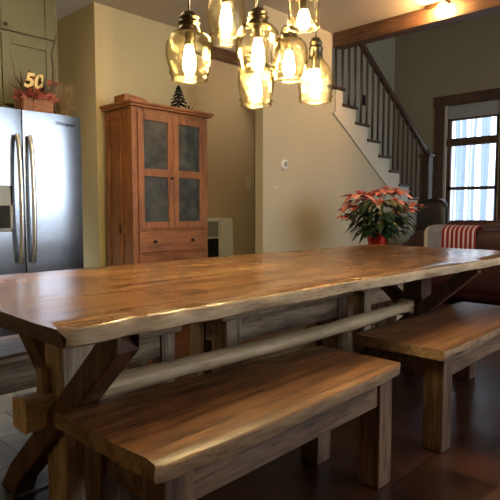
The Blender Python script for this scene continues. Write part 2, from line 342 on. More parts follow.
# small wall things
th = thing('thermostat', 'round white thermostat on the wall below the staircase', 'thermostat', (4.184, 3.5, 1.52))
bm = bmesh.new(); lathe(bm, [(.048,-.002),(.048,.012),(.04,.022),(.036,.022)], n=32); bmesh.ops.rotate(bm, verts=bm.verts[:], cent=(0,0,0), matrix=Matrix.Rotation(PI/2, 3, 'X')); bmesh.ops.translate(bm, verts=bm.verts[:], vec=th.location); obj('body', bm, 'wplastic', th)
bm = bmesh.new(); lathe(bm, [(.030,.0225),(.030,.026),(.02,.027)], n=32); bmesh.ops.rotate(bm, verts=bm.verts[:], cent=(0,0,0), matrix=Matrix.Rotation(PI/2, 3, 'X')); bmesh.ops.translate(bm, verts=bm.verts[:], vec=th.location); obj('dial', bm, 'grey', th)
def plate(name, label, cat, x, y, z, w, h, tog):
    s = thing(name, label, cat, (x, y, z))
    obj('plate', B(((x-w/2, y-.007, z-h/2), (x+w/2, y, z+h/2))), 'cream', s, bev=.003)
    for dx in tog: obj('toggle', B(((x+dx-.006, y-.02, z-.014), (x+dx+.006, y-.007, z+.014))), 'cream', s, bev=.002)
plate('light_switch', 'cream double light switch plate on the tan hall wall', 'switch', 5.07, 4.85, 1.42, .10, .14, (-.022, .022))
plate('switch_plate', 'small cream switch plate on the wall lower left of the thermostat', 'switch', 4.046, 3.5, 1.28, .055, .03, (0,))

# ------------------------------------------------------------------ live edge slab
def slab(x0, x1, ya, yb, z0, z1, seed, n=60, amp=.012, endamp=.008, groove=True):
    bm = bmesh.new(); secs = []; na = 10; h = z1-z0
    for i in range(n+1):
        f = i/n; x = x0+(x1-x0)*f; a, b = ya(x), yb(x)
        ta = amp*noise.noise(V((x*2.4, seed, 0)))+amp*.5*noise.noise(V((x*9, seed, 3)))
        tb = amp*noise.noise(V((x*2.4, seed+9, 0)))+amp*.5*noise.noise(V((x*9, seed+9, 3)))
        rnd = max(0, (.035-min(x-x0, x1-x))/.035); ci = .008*rnd*rnd
        a2, b2 = a+ta+ci, b+tb-ci
        bul = lambda s: h*.16*noise.noise(V((x*4, seed+s, 5)))
        fr_ = [0, .004/(b2-a2), .1, .25, .4, .5, .6, .75, .9, 1-.004/(b2-a2), 1]; pts = [(a2+(b2-a2)*fr_[j], z1-(.003 if j in (0, na) else 0)) for j in range(na+1)]
        pts += [(b2+.003+bul(1)*.5, z1-h*.12), (b2+.007+bul(2), z1-h*.5), (b2+.002+bul(3), z0+h*.10), (b2-.006+bul(3), z0)]
        pts += [(a2+.006+bul(6), z0), (a2-.002+bul(6), z0+h*.10), (a2-.007+bul(5), z1-h*.5), (a2-.003+bul(4)*.5, z1-h*.12)]
        row = []
        for j, (y, z) in enumerate(pts):
            e = 0
            if i in (0, n): e = endamp*noise.noise(V((y*6, seed+20+i, z*20)))
            row.append(bm.verts.new((x+e, y, z+.0015*noise.noise(V((x*3, y*5, seed))))))
        secs.append(row)
    m = len(secs[0])
    for i in range(n):
        for j in range(m):
            f = bm.faces.new((secs[i][j], secs[i+1][j], secs[i+1][(j+1)%m], secs[i][(j+1)%m]))
            f.smooth = True; f.material_index = 0 if (j < na or j == na+4) else 1
    for r in (secs[0][::-1], secs[-1]): bm.faces.new(r).material_index = 2
    for e in bm.edges:
        if len(e.link_faces) == 2 and e.calc_face_angle(0) > .28: e.smooth = False
    return bm

# ------------------------------------------------------------------ dining table
TB = (2.38, 1.83, 0)
tb = thing('dining_table', 'long live-edge dining table of orange brown wood on crossed trestle legs', 'table', TB)
ya = lambda x: 1.265-.028*(x-.6)-.008*math.sin(x*2.1); yb = lambda x: 2.535-.02*(x-.6)
bm = slab(.625, 4.14, ya, yb, .708, .76, 3, n=110, amp=.02, endamp=.03); top_ = obj('tabletop', bm, ['table_top', 'live_edge', 'trestle'], tb)
def arm(X, y0, z0, y1, z1, sd):
    bm = bmesh.new(); obox(bm, (X, y0, z0), (X, y1, z1), .085, .08, up=(1,0,0), segs=6, jit=.06, sd=sd)
    bmesh.ops.bisect_plane(bm, geom=bm.verts[:]+bm.edges[:]+bm.faces[:], plane_co=(0,0,.706), plane_no=(0,0,1), clear_outer=True)
    bmesh.ops.bisect_plane(bm, geom=bm.verts[:]+bm.edges[:]+bm.faces[:], plane_co=(0,1.272,0), plane_no=(0,-1,0), clear_outer=True)
    bmesh.ops.bisect_plane(bm, geom=bm.verts[:]+bm.edges[:]+bm.faces[:], plane_co=(0,0,.002), plane_no=(0,0,-1), clear_outer=True)
    bmesh.ops.holes_fill(bm, edges=[e for e in bm.edges if e.is_boundary]); return bm
for X in (.86, 3.50):
    obj('leg', arm(X-.02, 1.20, .78, 2.155, -.08, X), 'trestle', tb, bev=.006)
    obj('leg', arm(X+.062, 2.293, .78, 1.305, -.08, X+5), 'trestle', tb, bev=.006)
    obj('center_post', B(((X-.02, 1.665, .0), (X+.14, 1.80, .707))), 'post_lit' if X < 2 else 'trestle', tb, bev=.006)
    obj('cross_rail', B(((X-.05, 1.33, .665), (X+.06, 2.32, .7075))), 'trestle', tb, bev=.004)
# half-log stretcher with squared tenon ends
bm = bmesh.new(); rings = []
for i in range(61):
    x = .73+(3.70-.73)*i/60; sq = x < .98 or x > 3.42
    cz = .378 if sq else .386+.012*math.sin(x*1.9); hh = (.058 if sq else .034)+.008*noise.noise(V((x*3, 1, 1))); ww = .058+.01*noise.noise(V((x*3, 4, 1))); ring = []
    for j in range(16):
        a = 2*PI*j/16; e = .35 if sq else .8
        ring.append(bm.verts.new((x, 1.76+ww*math.copysign(abs(math.cos(a))**e, math.cos(a)), cz-.004+hh*math.copysign(abs(math.sin(a))**e, math.sin(a))+(.004*noise.noise(V((x*6, a, 0)))))))
    rings.append(ring)
for i in range(60):
    for j in range(16): bm.faces.new((rings[i][j], rings[i+1][j], rings[i+1][(j+1)%16], rings[i][(j+1)%16])).smooth = True
bm.faces.new(rings[0]); bm.faces.new(rings[-1][::-1]); obj('stretcher', bm, 'log', tb)
for X in (.815, 3.665): obj('wedge', B(((X-.014, 1.745, .32), (X+.014, 1.785, .52))), 'post_lit', tb, bev=.004)

# ------------------------------------------------------------------ benches
def bench(x0, x1, y0, y1, label, seed, leg=.095, apr=.10, group=None, mats=('bench_top', 'bench_edge', 'bench_edge'), lm='beam_z', am='beam_x', skew=0):
    cx, cy = (x0+x1)/2, (y0+y1)/2
    t = thing('bench', label, 'bench', (cx, cy, 0), group)
    L = x1-x0
    obj('seat', slab(x0, x1, lambda x: y0-.012*math.sin((x-x0)/L*PI), lambda x: y1-skew*(x-x0)/L, .403, .45, seed, n=50, amp=.014, endamp=.03), list(mats), t)
    xs = (x0+.03, x1-.045-leg) ; ys = (y0+.015, y1-.03-leg-skew*.8)
    for x in xs:
        for y in ys: obj('leg', B(((x, y, .001), (x+leg, y+leg, .402))), lm, t, bev=.005)
    a0, a1 = xs[0]+leg, xs[1]
    for y in (ys[0]+.012, ys[1]+leg-.042): obj('apron', B(((a0, y, .402-apr), (a1, y+.03, .402))), am, t, bev=.003)
    for x in (xs[0]+.015, xs[1]+leg-.045): obj('end_apron', B(((x, ys[0]+leg, .402-apr), (x+.03, ys[1], .402))), am, t, bev=.003)
    return t
bench(.735, 1.935, 1.0, 1.52, 'nearest live-edge wooden bench in front of the table at the lower left', 11, skew=.11)
bench(2.235, 3.54, .955, 1.42, 'second live-edge wooden bench in front of the table, at the right edge', 23, skew=.01)
kw = dict(mats=('bench_top', 'weathered_x', 'weathered_x'), lm='weathered', am='weathered_x')
bench(.48, 1.83, 2.24, 2.62, 'weathered wooden bench behind the table at its left end', 31, leg=.09, apr=.12, **kw)
bench(2.14, 3.52, 2.24, 2.62, 'weathered wooden bench tucked behind the middle of the table', 37, leg=.13, apr=.15, **kw)
bench(3.68, 4.40, 2.24, 2.62, 'weathered wooden bench behind the far right end of the table', 41, leg=.11, apr=.12, **kw)

# ------------------------------------------------------------------ fridge
fr = thing('refrigerator', 'stainless steel side-by-side refrigerator with curved handles and an ice dispenser', 'refrigerator', (1.71, 4.3, 0))
FX0, FX1, FY = 1.275, 2.175, 3.9; GAP = 1.71
obj('body', B(((FX0+.005, FY+.07, .02), (FX1-.005, 4.72, 1.755))), 'fridge_side', fr, bev=.006)
obj('kick_grille', B(((FX0+.02, FY+.05, .007), (FX1-.02, FY+.1, .09))), 'black', fr)
def curved(bm, x0, x1, z0, z1, bow=.012):
    n = 12; A = []; Bk = []
    for i in range(n+1):
        u = i/n; x = x0+(x1-x0)*u; y = FY+bow*(2*u-1)**2
        A.append((bm.verts.new((x, y, z0)), bm.verts.new((x, y, z1)))); Bk.append((bm.verts.new((x, FY+.065, z0)), bm.verts.new((x, FY+.065, z1))))
    for i in range(n):
        bm.faces.new((A[i][0], A[i+1][0], A[i+1][1], A[i][1])).smooth = True
        bm.faces.new((Bk[i][0], Bk[i][1], Bk[i+1][1], Bk[i+1][0]))
        bm.faces.new((A[i][1], A[i+1][1], Bk[i+1][1], Bk[i][1])); bm.faces.new((A[i][0], Bk[i][0], Bk[i+1][0], A[i+1][0]))
    for q in (0, n): bm.faces.new((A[q][0], A[q][1], Bk[q][1], Bk[q][0]))
bm = bmesh.new(); curved(bm, GAP+.005, FX1, .10, 1.785); dR = obj('door', bm, 'steel', fr)
bm = bmesh.new(); curved(bm, FX0, GAP-.005, .10, 1.785); dL = obj('door', bm, 'steel', fr)
for d, x, s in ((dL, GAP-.050, -1), (dR, GAP+.042, 1)):
    bm = bmesh.new(); pts = [(x+s*.012*math.sin(PI*i/20)*0, FY-.018-.042*math.sin(PI*i/20)**.5, .675+.925*i/20) for i in range(21)]
    tube(bm, pts, .0165, 12); obj('handle', bm, 'chrome', d)
bm = B(((1.35, FY-.012, .905), (1.375, FY+.012, 1.235)), ((1.595, FY-.012, .905), (1.62, FY+.012, 1.235)), ((1.35, FY-.012, 1.09), (1.62, FY+.012, 1.235)), ((1.35, FY-.012, .905), (1.62, FY+.012, .93)))
dp = obj('dispenser', bm, 'grey', dL, bev=.005)
obj('dispenser_recess', B(((1.375, FY-.004, .93), (1.595, FY+.012, 1.09))), 'black', dp)
obj('control_panel', B(((1.385, FY-.015, 1.105), (1.585, FY-.011, 1.21))), 'grey', dp)
def text(name, body, size, m, loc, rot, parent=None, ext=.001, shear=0, bold=0):
    cu = bpy.data.curves.new(name, 'FONT'); cu.body = body; cu.size = size; cu.extrude = ext; cu.shear = shear; cu.offset = bold; cu.align_x = 'CENTER'
    tmp = bpy.data.objects.new('tmp', cu); C.objects.link(tmp); bpy.context.view_layer.update()
    me = bpy.data.meshes.new_from_object(tmp.evaluated_get(bpy.context.evaluated_depsgraph_get())); bpy.data.objects.remove(tmp)
    me.transform(Matrix.Translation(loc) @ Matrix.Rotation(rot, 4, 'X')); me.materials.clear(); me.materials.append(M[m])
    base = V(parent['_b']) if parent is not None and parent.type == 'MESH' else (parent.location if parent is not None else V((0,0,0)))
    me.transform(Matrix.Translation(-base)); o = bpy.data.objects.new(name, me); C.objects.link(o); o.parent = parent; o['_b'] = tuple(base); return o
text('logo', 'Whirlpool', .038, 'darkmetal', (2.04, FY-.0005, 1.705), PI/2, dR, shear=.2)

# green wall cabinets above the fridge
GY = 4.35
gc = thing('kitchen_cabinet', 'olive green painted kitchen cabinet above the refrigerator', 'cabinet', (1.6, 4.9, 1.86))
obj('body', B(((.6, GY+.02, 1.87), (2.225, 5.498, 2.998))), 'green', gc)
def gdoor(x0, x1, z0, z1, knob=None):
    bm = B(((x0, GY, z0), (x0+.075, GY+.02, z1)), ((x1-.075, GY, z0), (x1, GY+.02, z1)), ((x0+.075, GY, z0), (x1-.075, GY+.02, z0+.075)), ((x0+.075, GY, z1-.075), (x1-.075, GY+.02, z1)), ((x0+.075, GY+.010, z0+.075), (x1-.075, GY+.02, z1-.075)))
    d = obj('door', bm, 'green', gc, bev=.004)
    if knob:
        bm = bmesh.new(); lathe(bm, [(.006,0),(.006,.015),(.016,.022),(.014,.03),(.004,.033)], n=14); bmesh.ops.rotate(bm, verts=bm.verts[:], cent=(0,0,0), matrix=Matrix.Rotation(PI/2, 3, 'X')); bmesh.ops.translate(bm, verts=bm.verts[:], vec=(knob[0], GY, knob[1])); obj('knob', bm, 'darkmetal', d)
gdoor(1.765, 2.20, 2.475, 2.97, (1.79, 2.51)); gdoor(1.765, 2.20, 1.90, 2.45); gdoor(1.32, 1.755, 2.475, 2.97, (1.73, 2.51)); gdoor(1.32, 1.755, 1.90, 2.45)
obj('side_panel', B(((2.2, GY, 1.87), (2.225, GY+.03, 2.985))), 'green', gc)

# decor on the fridge
FT = 1.785
bx = thing('planter_box', 'orange brown wooden box of red ribbon and foliage on top of the refrigerator', 'box', (1.90, 4.14, FT-.029))
Z0 = FT-.029+.0
obj('box', B(((1.79, 4.06, Z0), (2.03, 4.075, 1.925)), ((1.79, 4.205, Z0), (2.03, 4.22, 1.925)), ((1.79, 4.075, Z0), (1.805, 4.205, 1.925)), ((2.015, 4.075, Z0), (2.03, 4.205, 1.925)), ((1.805, 4.075, Z0), (2.015, 4.205, Z0+.02))), 'terra', bx, bev=.004)
def sprig(bm, base, n, L, w, spread, up=.6, sd=0):
    R = random.Random(sd)
    for _ in range(n):
        a = R.uniform(0, 2*PI); d = V((math.cos(a)*spread, math.sin(a)*spread*.6, up+R.uniform(-.3, .5))).normalized(); l = L*R.uniform(.5, 1.1); s = d.cross(V((R.random(), R.random(), .3))).normalized()*w
        p = V(base)+V((R.uniform(-.1, .1), R.uniform(-.04, .04), 0)); c = d.cross(s).normalized()*w*.5
        q = [bm.verts.new(k) for k in (p, p+d*l*.45+s+c, p+d*l-V((0,0,l*.15)), p+d*l*.45-s+c)]; bm.faces.new(q)
bm = bmesh.new(); sprig(bm, (1.91, 4.10, 1.91), 150, .13, .018, .95, .35, 3); obj('red_ribbon', bm, 'redfab', bx, solid=.001)
bm = bmesh.new(); sprig(bm, (1.91, 4.14, 1.92), 40, .24, .011, .8, .9, 5); obj('foliage', bm, 'twig', bx, solid=.001)
bm = bmesh.new(); sprig(bm, (1.95, 4.16, 2.05), 14, .12, .02, 1, .5, 8); obj('red_leaves', bm, 'redfab', bx, solid=.001)
sg = thing('number_sign', 'yellow painted number fifty sign standing in the box on the refrigerator', 'sign', (1.885, 4.05, 1.95))
text('numerals', '50', .150, 'yellow', (1.866, 4.052, 1.99), PI/2, sg, ext=.006, shear=.25, bold=.004)
obj('stake', B(((1.87, 4.048, 1.757), (1.885, 4.056, 2.0))), 'terra', sg)
bm = bmesh.new(); R = random.Random(4)
for i in range(240):
    a = R.uniform(0, 2*PI); r = R.uniform(.0, .03); l = R.uniform(.14, .33); p = V((2.13+r*math.cos(a), 4.12+r*math.sin(a), FT-.028)); e = p+V((R.uniform(-.075, .10), R.uniform(-.06, .06), l)); tube(bm, [p, p.lerp(e, .5)+V((0,0,.02)), e], .0024, 4, .001)
tag(obj('dried_grass', bm, 'dried', base=(2.13, 4.12, FT-.03)), 'bundle of dried brown grass at the right end of the refrigerator top', 'dried grass')
def twig(pts, label, r=.006, nm='twig'):
    bm = bmesh.new(); tube(bm, pts, r, 6, r*.35); tag(obj(nm, bm, 'twig', base=pts[0]), label, 'twig')
twig([(2.05, 4.1, FT-.028), (2.04, 4.1, 1.95), (2.05, 4.09, 2.15), (2.03, 4.07, 2.28), (2.055, 4.06, 2.38), (2.075, 4.05, 2.46)], 'tall curved twig standing on the refrigerator beside the green cabinet corner', .011)
twig([(1.772, 4.12, FT-.028), (1.765, 4.1, 1.98), (1.74, 4.08, 2.1), (1.70, 4.06, 2.24)], 'thin twig leaning left behind the number sign', .004)

# ------------------------------------------------------------------ pie safe
PX0, PX1, PY0, PY1, PT = 2.765, 3.665, 4.08, 4.52, 1.985
ps = thing('pie_safe', 'reddish wooden cupboard with two doors of dark tin panels against the tan wall', 'cupboard', ((PX0+PX1)/2, 4.3, 0))
bm = B(((PX0, PY0+.02, .02), (PX0+.06, PY0+.07, PT)), ((PX0, PY1-.06, .02), (PX0+.03, PY1, PT)), ((PX0, PY0+.07, PT-.09), (PX0+.025, PY1-.06, PT)), ((PX0, PY0+.07, .84), (PX0+.025, PY1-.06, .93)), ((PX0, PY0+.07, .02), (PX0+.025, PY1-.06, .16)), ((PX0+.012, PY0+.07, .16), (PX0+.024, PY1-.06, PT-.09)), ((PX0, 4.27, .16), (PX0+.025, 4.31, PT-.09)))
obj('side_panel', bm, 'cherry_z', ps, bev=.003)
obj('body', B(((PX0+.026, PY0+.03, .02), (PX1, PY1, PT))), 'cherry_z', ps)
obj('face_frame', B(((PX0, PY0, .001), (PX0+.055, PY0+.03, PT)), ((PX1-.05, PY0, .001), (PX1, PY0+.03, PT)), ((PX0+.055, PY0, PT-.045), (PX1-.05, PY0+.03, PT)), ((PX0+.055, PY0, .865), (PX1-.05, PY0+.03, .885)), ((PX0+.055, PY0, .645), (PX1-.05, PY0+.03, .665)), ((PX0+.055, PY0, .05), (PX1-.05, PY0+.03, .13))), 'cherry_z', ps, bev=.003)
obj('cornice', B(((PX0-.03, PY0-.035, PT), (PX1+.04, PY1+.02, PT+.022)), ((PX0-.045, PY0-.05, PT+.022), (PX1+.055, PY1+.02, PT+.045))), 'cherry_x', ps, bev=.005)
def tdoor(x0, x1, z0, z1, kn):
    y0, y1 = PY0-.016, PY0+.02; sw = .062; mz = (z0+z1)/2-.01
    d = obj('door', B(((x0, y0, z0), (x0+sw, y1, z1)), ((x1-sw, y0, z0), (x1, y1, z1)), ((x0+sw, y0, z0), (x1-sw, y1, z0+.062)), ((x0+sw, y0, z1-.062), (x1-sw, y1, z1)), ((x0+sw, y0, mz-.035), (x1-sw, y1, mz+.035))), 'cherry_z', ps, bev=.003)
    for a, b in ((z0+.062, mz-.035), (mz+.035, z1-.062)): obj('tin_panel', B(((x0+sw, y0+.012, a), (x1-sw, y1, b))), 'tin', d)
    if kn: bm = bmesh.new(); lathe(bm, [(.005,0),(.005,.01),(.014,.018),(.010,.026)], n=12); bmesh.ops.rotate(bm, verts=bm.verts[:], cent=(0,0,0), matrix=Matrix.Rotation(PI/2, 3, 'X')); bmesh.ops.translate(bm, verts=bm.verts[:], vec=(kn[0], y0, kn[1])); obj('knob', bm, 'darkmetal', d)
tdoor(PX0+.057, 3.218, .887, PT-.047, (3.19, 1.36)); tdoor(3.222, PX1-.052, .887, PT-.047, None)
dr_ = obj('drawer', B(((PX0+.06, PY0-.012, .668), (PX1-.055, PY0+.02, .862))), 'cherry_x', ps, bev=.005)
for x in (2.99, 3.44):
    bm = bmesh.new(); lathe(bm, [(.006,0),(.006,.012),(.017,.02),(.012,.03)], n=14); bmesh.ops.rotate(bm, verts=bm.verts[:], cent=(0,0,0), matrix=Matrix.Rotation(PI/2, 3, 'X')); bmesh.ops.translate(bm, verts=bm.verts[:], vec=(x, PY0-.012, .765)); obj('knob', bm, 'darkmetal', dr_)
for x0, x1 in ((PX0+.058, 3.218), (3.222, PX1-.053)):
    obj('lower_door', B(((x0, PY0-.012, .135), (x0+.06, PY0+.02, .642)), ((x1-.06, PY0-.012, .135), (x1, PY0+.02, .642)), ((x0+.06, PY0-.012, .135), (x1-.06, PY0+.02, .2)), ((x0+.06, PY0-.012, .58), (x1-.06, PY0+.02, .642)), ((x0+.06, PY0, .2), (x1-.06, PY0+.02, .58))), 'cherry_x', ps, bev=.003)
TT = PT+.045
bm = bmesh.new(); prism(bm, [(2.73, TT), (2.98, TT), (2.98, TT+.03), (2.93, TT+.05), (2.75, TT+.07), (2.73, TT+.06)], 4.13, 4.30)
tag(obj('wooden_tray', bm, 'cherry_x', base=(2.85, 4.2, TT), bev=.004), 'small reddish wooden tray at the left end of the cupboard top', 'tray')
tr_ = thing('tree_ornament', 'dark metal pine tree ornament on top of the wooden cupboard', 'ornament', (3.40, 4.2, TT))
bm = bmesh.new(); lathe(bm, [(.055,0),(.055,.01),(.012,.018),(.010,.08)], (3.40, 4.2, TT), 16); tube(bm, [(3.40, 4.2, TT+.02), (3.40, 4.2, TT+.27)], .012, 8, .003); obj('trunk', bm, 'darkmetal', tr_)
for k in range(6):
    bm = bmesh.new(); z = TT+.055+.034*k; r = .10*(1-k/7)
    for i in range(8):
        a = 2*PI*i/8+k*.4; tube(bm, [(3.40, 4.2, z+.02), (3.40+r*.6*math.cos(a), 4.2+r*.6*math.sin(a), z+.005), (3.40+r*math.cos(a), 4.2+r*math.sin(a), z-.012)], .010, 6, .004)
    obj('branch_tier', bm, 'darkmetal', tr_)
twig([(3.56, 4.2, TT), (3.575, 4.2, TT+.06), (3.60, 4.2, TT+.09), (3.64, 4.19, TT+.115)], 'thin forked twig at the right end of the cupboard top', .004)
# small ship-like dark figure beside
bm = bmesh.new(); blob(bm, (3.53, 4.2, TT+.02), (.09, .05, .04), 2); tube(bm, [(3.53, 4.2, TT+.03), (3.53, 4.2, TT+.075)], .012, 8, .006)
tag(obj('figurine', bm, 'darkmetal', base=(3.53, 4.2, TT)), 'low dark figurine just right of the pine tree ornament', 'figurine')

# white heater
hx = thing('space_heater', 'white upright appliance with a black front standing right of the wooden cupboard', 'heater', (4.14, 4.5, 0))
bm = bmesh.new(); prism(bm, [(4.135, .03), (4.36, .03), (4.325, .95), (4.31, .97), (4.15, .97), (4.135, .95)], 4.38, 4.66); obj('body', bm, 'wplastic', hx, bev=.012)
obj('front_panel', B(((3.93, 4.42, .03), (4.134, 4.64, .955))), 'wplastic', hx, bev=.008)
obj('grille', B(((3.95, 4.41, .10), (4.125, 4.42, .74))), 'black', hx)
obj('control_panel', B(((3.95, 4.408, .76), (4.125, 4.42, .93))), 'grey', hx, bev=.004)
obj('foot', B(((3.95, 4.42, 0.001), (4.33, 4.62, .03))), 'black', hx)

# ------------------------------------------------------------------ poinsettia
stn = thing('plant_stand', 'small dark wooden plant stand under the poinsettia beyond the table', 'plant stand', (4.60, 2.66, 0))
bm = bmesh.new(); lathe(bm, [(.15,.675),(.16,.685),(.16,.698),(.15,.70)], (4.60, 2.66, 0), 28); obj('stand_top', bm, 'stair', stn)
for a in (.8, 2.4, 4.0, 5.5):
    bm = bmesh.new(); tube(bm, [(4.60+.15*math.cos(a), 2.66+.12*math.sin(a), .002), (4.60+.10*math.cos(a), 2.66+.09*math.sin(a), .676)], .014, 8); obj('leg', bm, 'stair', stn)
pb = (4.60, 2.66, .7005)
po = thing('poinsettia', 'potted poinsettia with salmon red bracts and dark leaves wrapped in red foil', 'potted plant', pb)
bm = bmesh.new(); lathe(bm, [(.085,0),(.10,.08),(.115,.15),(.105,.15),(.09,.10),(.02,.10)], pb, 26)
for v in bm.verts:
    a = math.atan2(v.co.y-pb[1], v.co.x-pb[0]); k = 1+.06*math.sin(a*13); v.co.x = pb[0]+(v.co.x-pb[0])*k; v.co.y = pb[1]+(v.co.y-pb[1])*k
pot = obj('foil_wrap', bm, 'foil', po)
bm = bmesh.new()
for i in range(16):
    a = i*2*PI/16; p = V((pb[0]+.108*math.cos(a), pb[1]+.108*math.sin(a), pb[2]+.13)); tube(bm, [p, p+V((.025*math.cos(a+1), .025*math.sin(a+1), .02)), p+V((.03*math.cos(a), .03*math.sin(a), -.025))], .008, 5, .004)
obj('gold_bow', bm, 'gold', po)
def leafmesh(bm, p, d, L, W, droop=.25, up=V((0,0,1))):
    d = d.normalized(); s = d.cross(up)
    s = s.normalized() if s.length > .05 else V((1,0,0)); nrm = s.cross(d)
    prof = [(0, .05), (.2, .55), (.45, 1), (.7, .75), (.88, .35), (1, .02)]; L_, Cn, R_ = [], [], []
    for f, w in prof:
        c = p+d*(L*f)-V((0,0,1))*(droop*L*f*f); L_.append(bm.verts.new(c-s*W*w*.5+nrm*W*.12*w)); Cn.append(bm.verts.new(c)); R_.append(bm.verts.new(c+s*W*w*.5+nrm*W*.12*w))
    for i in range(len(prof)-1):
        bm.faces.new((L_[i], Cn[i], Cn[i+1], L_[i+1])); bm.faces.new((Cn[i], R_[i], R_[i+1], Cn[i+1]))
R = random.Random(12)
Rr = V((.69, -.724, 0)); Fw = V((.724, .69, 0))
# flower heads (side, depth, height above pot base)
fl = [(-.27,.0,.39,.14), (-.20,-.05,.50,.15), (-.10,.08,.46,.13), (.00,-.08,.43,.11), (.075,.02,.54,.15), (.18,.05,.53,.14), (.13,-.10,.44,.11), (.22,-.08,.36,.14), (.335,.02,.39,.14), (-.30,-.05,.29,.13), (-.02,.14,.52,.11)]
bm = bmesh.new(); base = V(pb)
for x, y, z, s in fl:
    e = base+Rr*x+Fw*y+V((0,0,z)); tube(bm, [base+V((0,0,.1)), base+Rr*x*.4+Fw*y*.4+V((0,0,.1+z*.45)), e], .006, 6, .003)
obj('stem', bm, 'leaf', po)
bm = bmesh.new()
for i in range(260):
    a = R.uniform(0, 2*PI); rr = R.random()**.5; z = R.uniform(.13, .46); sp = (.12+.18*math.sin(min(1, (z-.08)/.33)*PI*.62))
    p = base+V((math.cos(a)*rr*sp, math.sin(a)*rr*sp, z)); d = V((math.cos(a), math.sin(a), R.uniform(-.5, .35))); leafmesh(bm, p, d, R.uniform(.08, .12), R.uniform(.05, .075), R.uniform(.2, .7))
obj('foliage', bm, 'leaf', po, solid=.0008)
for x, y, z, s in fl:
    c = base+Rr*x+Fw*y+V((0,0,z)); bm = bmesh.new(); n = R.randint(7, 9)
    for i in range(n):
        a = 2*PI*i/n+R.uniform(-.2, .2); leafmesh(bm, c, V((math.cos(a), math.sin(a), R.uniform(-.05, .4))), s*R.uniform(.85, 1.25), s*.72, R.uniform(.1, .5))
    for i in range(5):
        a = 2*PI*i/5; leafmesh(bm, c+V((0,0,.008)), V((math.cos(a), math.sin(a), .8)), s*.5, s*.3, .1)
    obj('flower', bm, 'bract', po, solid=.0008)

# ------------------------------------------------------------------ sofa
so = thing('sofa', 'dark maroon leather sofa with its back to the dining table by the window', 'sofa', (6.45, 2.2, 0))
def puff(name, c, s, m, sd, amp=.06):
    bm = bmesh.new(); blob(bm, c, s, sd, amp); return obj(name, bm, m, so)
puff('base', (6.48, 2.15, .22), (.92, 2.0, .42), 'maroon', 1, .02)
puff('backrest', (6.12, 2.15, .48), (.28, 1.94, .74), 'maroon', 2, .05)
puff('arm', (6.48, 3.10, .38), (.92, .26, .60), 'maroon', 3); puff('arm', (6.48, 1.2, .38), (.92, .26, .60), 'maroon', 4)
for i in range(3): puff('seat_cushion', (6.62, 1.58+.57*i, .46), (.62, .56, .2), 'maroon', 5+i)
puff('back_cushion', (6.33, 2.32, .72), (.24, .80, .44), 'maroon', 9, .05); puff('back_cushion', (6.33, 1.64, .70), (.24, .62, .42), 'maroon', 10, .05)
# blanket draped over the sofa back (arched sheet)
bm = bmesh.new(); rows = []
for i in range(29):
    y = 2.24+(2.83-2.24)*i/28; row = []
    for j in range(25):
        u = j/24; a = PI*u
        w_ = .012*math.sin(y*40+u*3)*(.3+u)
        if u < .35: q = u/.35; x, z = 5.955, .50+(.80-.50)*q
        elif u < .65: q = (u-.35)/.3; x, z = 6.115-.16*math.cos(PI*q), .80+.085*math.sin(PI*q)
        else: q = (u-.65)/.35; x, z = 6.275, .80-.25*q
        z -= .05*max(0, (abs(y-2.52)-.22)/.08)**2*.3
        row.append(bm.verts.new((x-.004+w_*.4, y+.012*(1-u)*(y-2.53), z+.004)))
    rows.append(row)
for i in range(28):
    for j in range(24): bm.faces.new((rows[i][j], rows[i+1][j], rows[i+1][j+1], rows[i][j+1])).smooth = True
tag(obj('blanket', bm, 'blanket', base=(6.115, 2.515, .5), solid=.012), 'red and white striped blanket with a grey panel draped over the sofa back', 'blanket')
bm = bmesh.new(); blob(bm, (6.38, 2.30, 1.0-.05), (.14, .0+.42, .18), 14, .1)
# armchair
ac = thing('armchair', 'dark brown leather armchair with a high rounded back beside the stair newel', 'armchair', (7.25, 3.12, 0))
def puffa(name, c, s, sd, amp=.05):
    bm = bmesh.new(); blob(bm, c, s, sd, amp); return obj(name, bm, 'brown_l', ac)
bm.free()
puffa('backrest', (7.08, 3.25, .74), (.20, .42, .94), 1); puffa('seat', (7.36, 3.23, .28), (.50, .44, .36), 2); puffa('arm', (7.34, 3.40, .42), (.44, .12, .46), 3); puffa('arm', (7.34, 3.06, .42), (.44, .12, .46), 4)
bm = B(*[((x, y, .001), (x+.05, y+.05, .12)) for x in (7.08, 7.6) for y in (3.02, 3.38)]); obj('feet', bm, 'stair', ac)

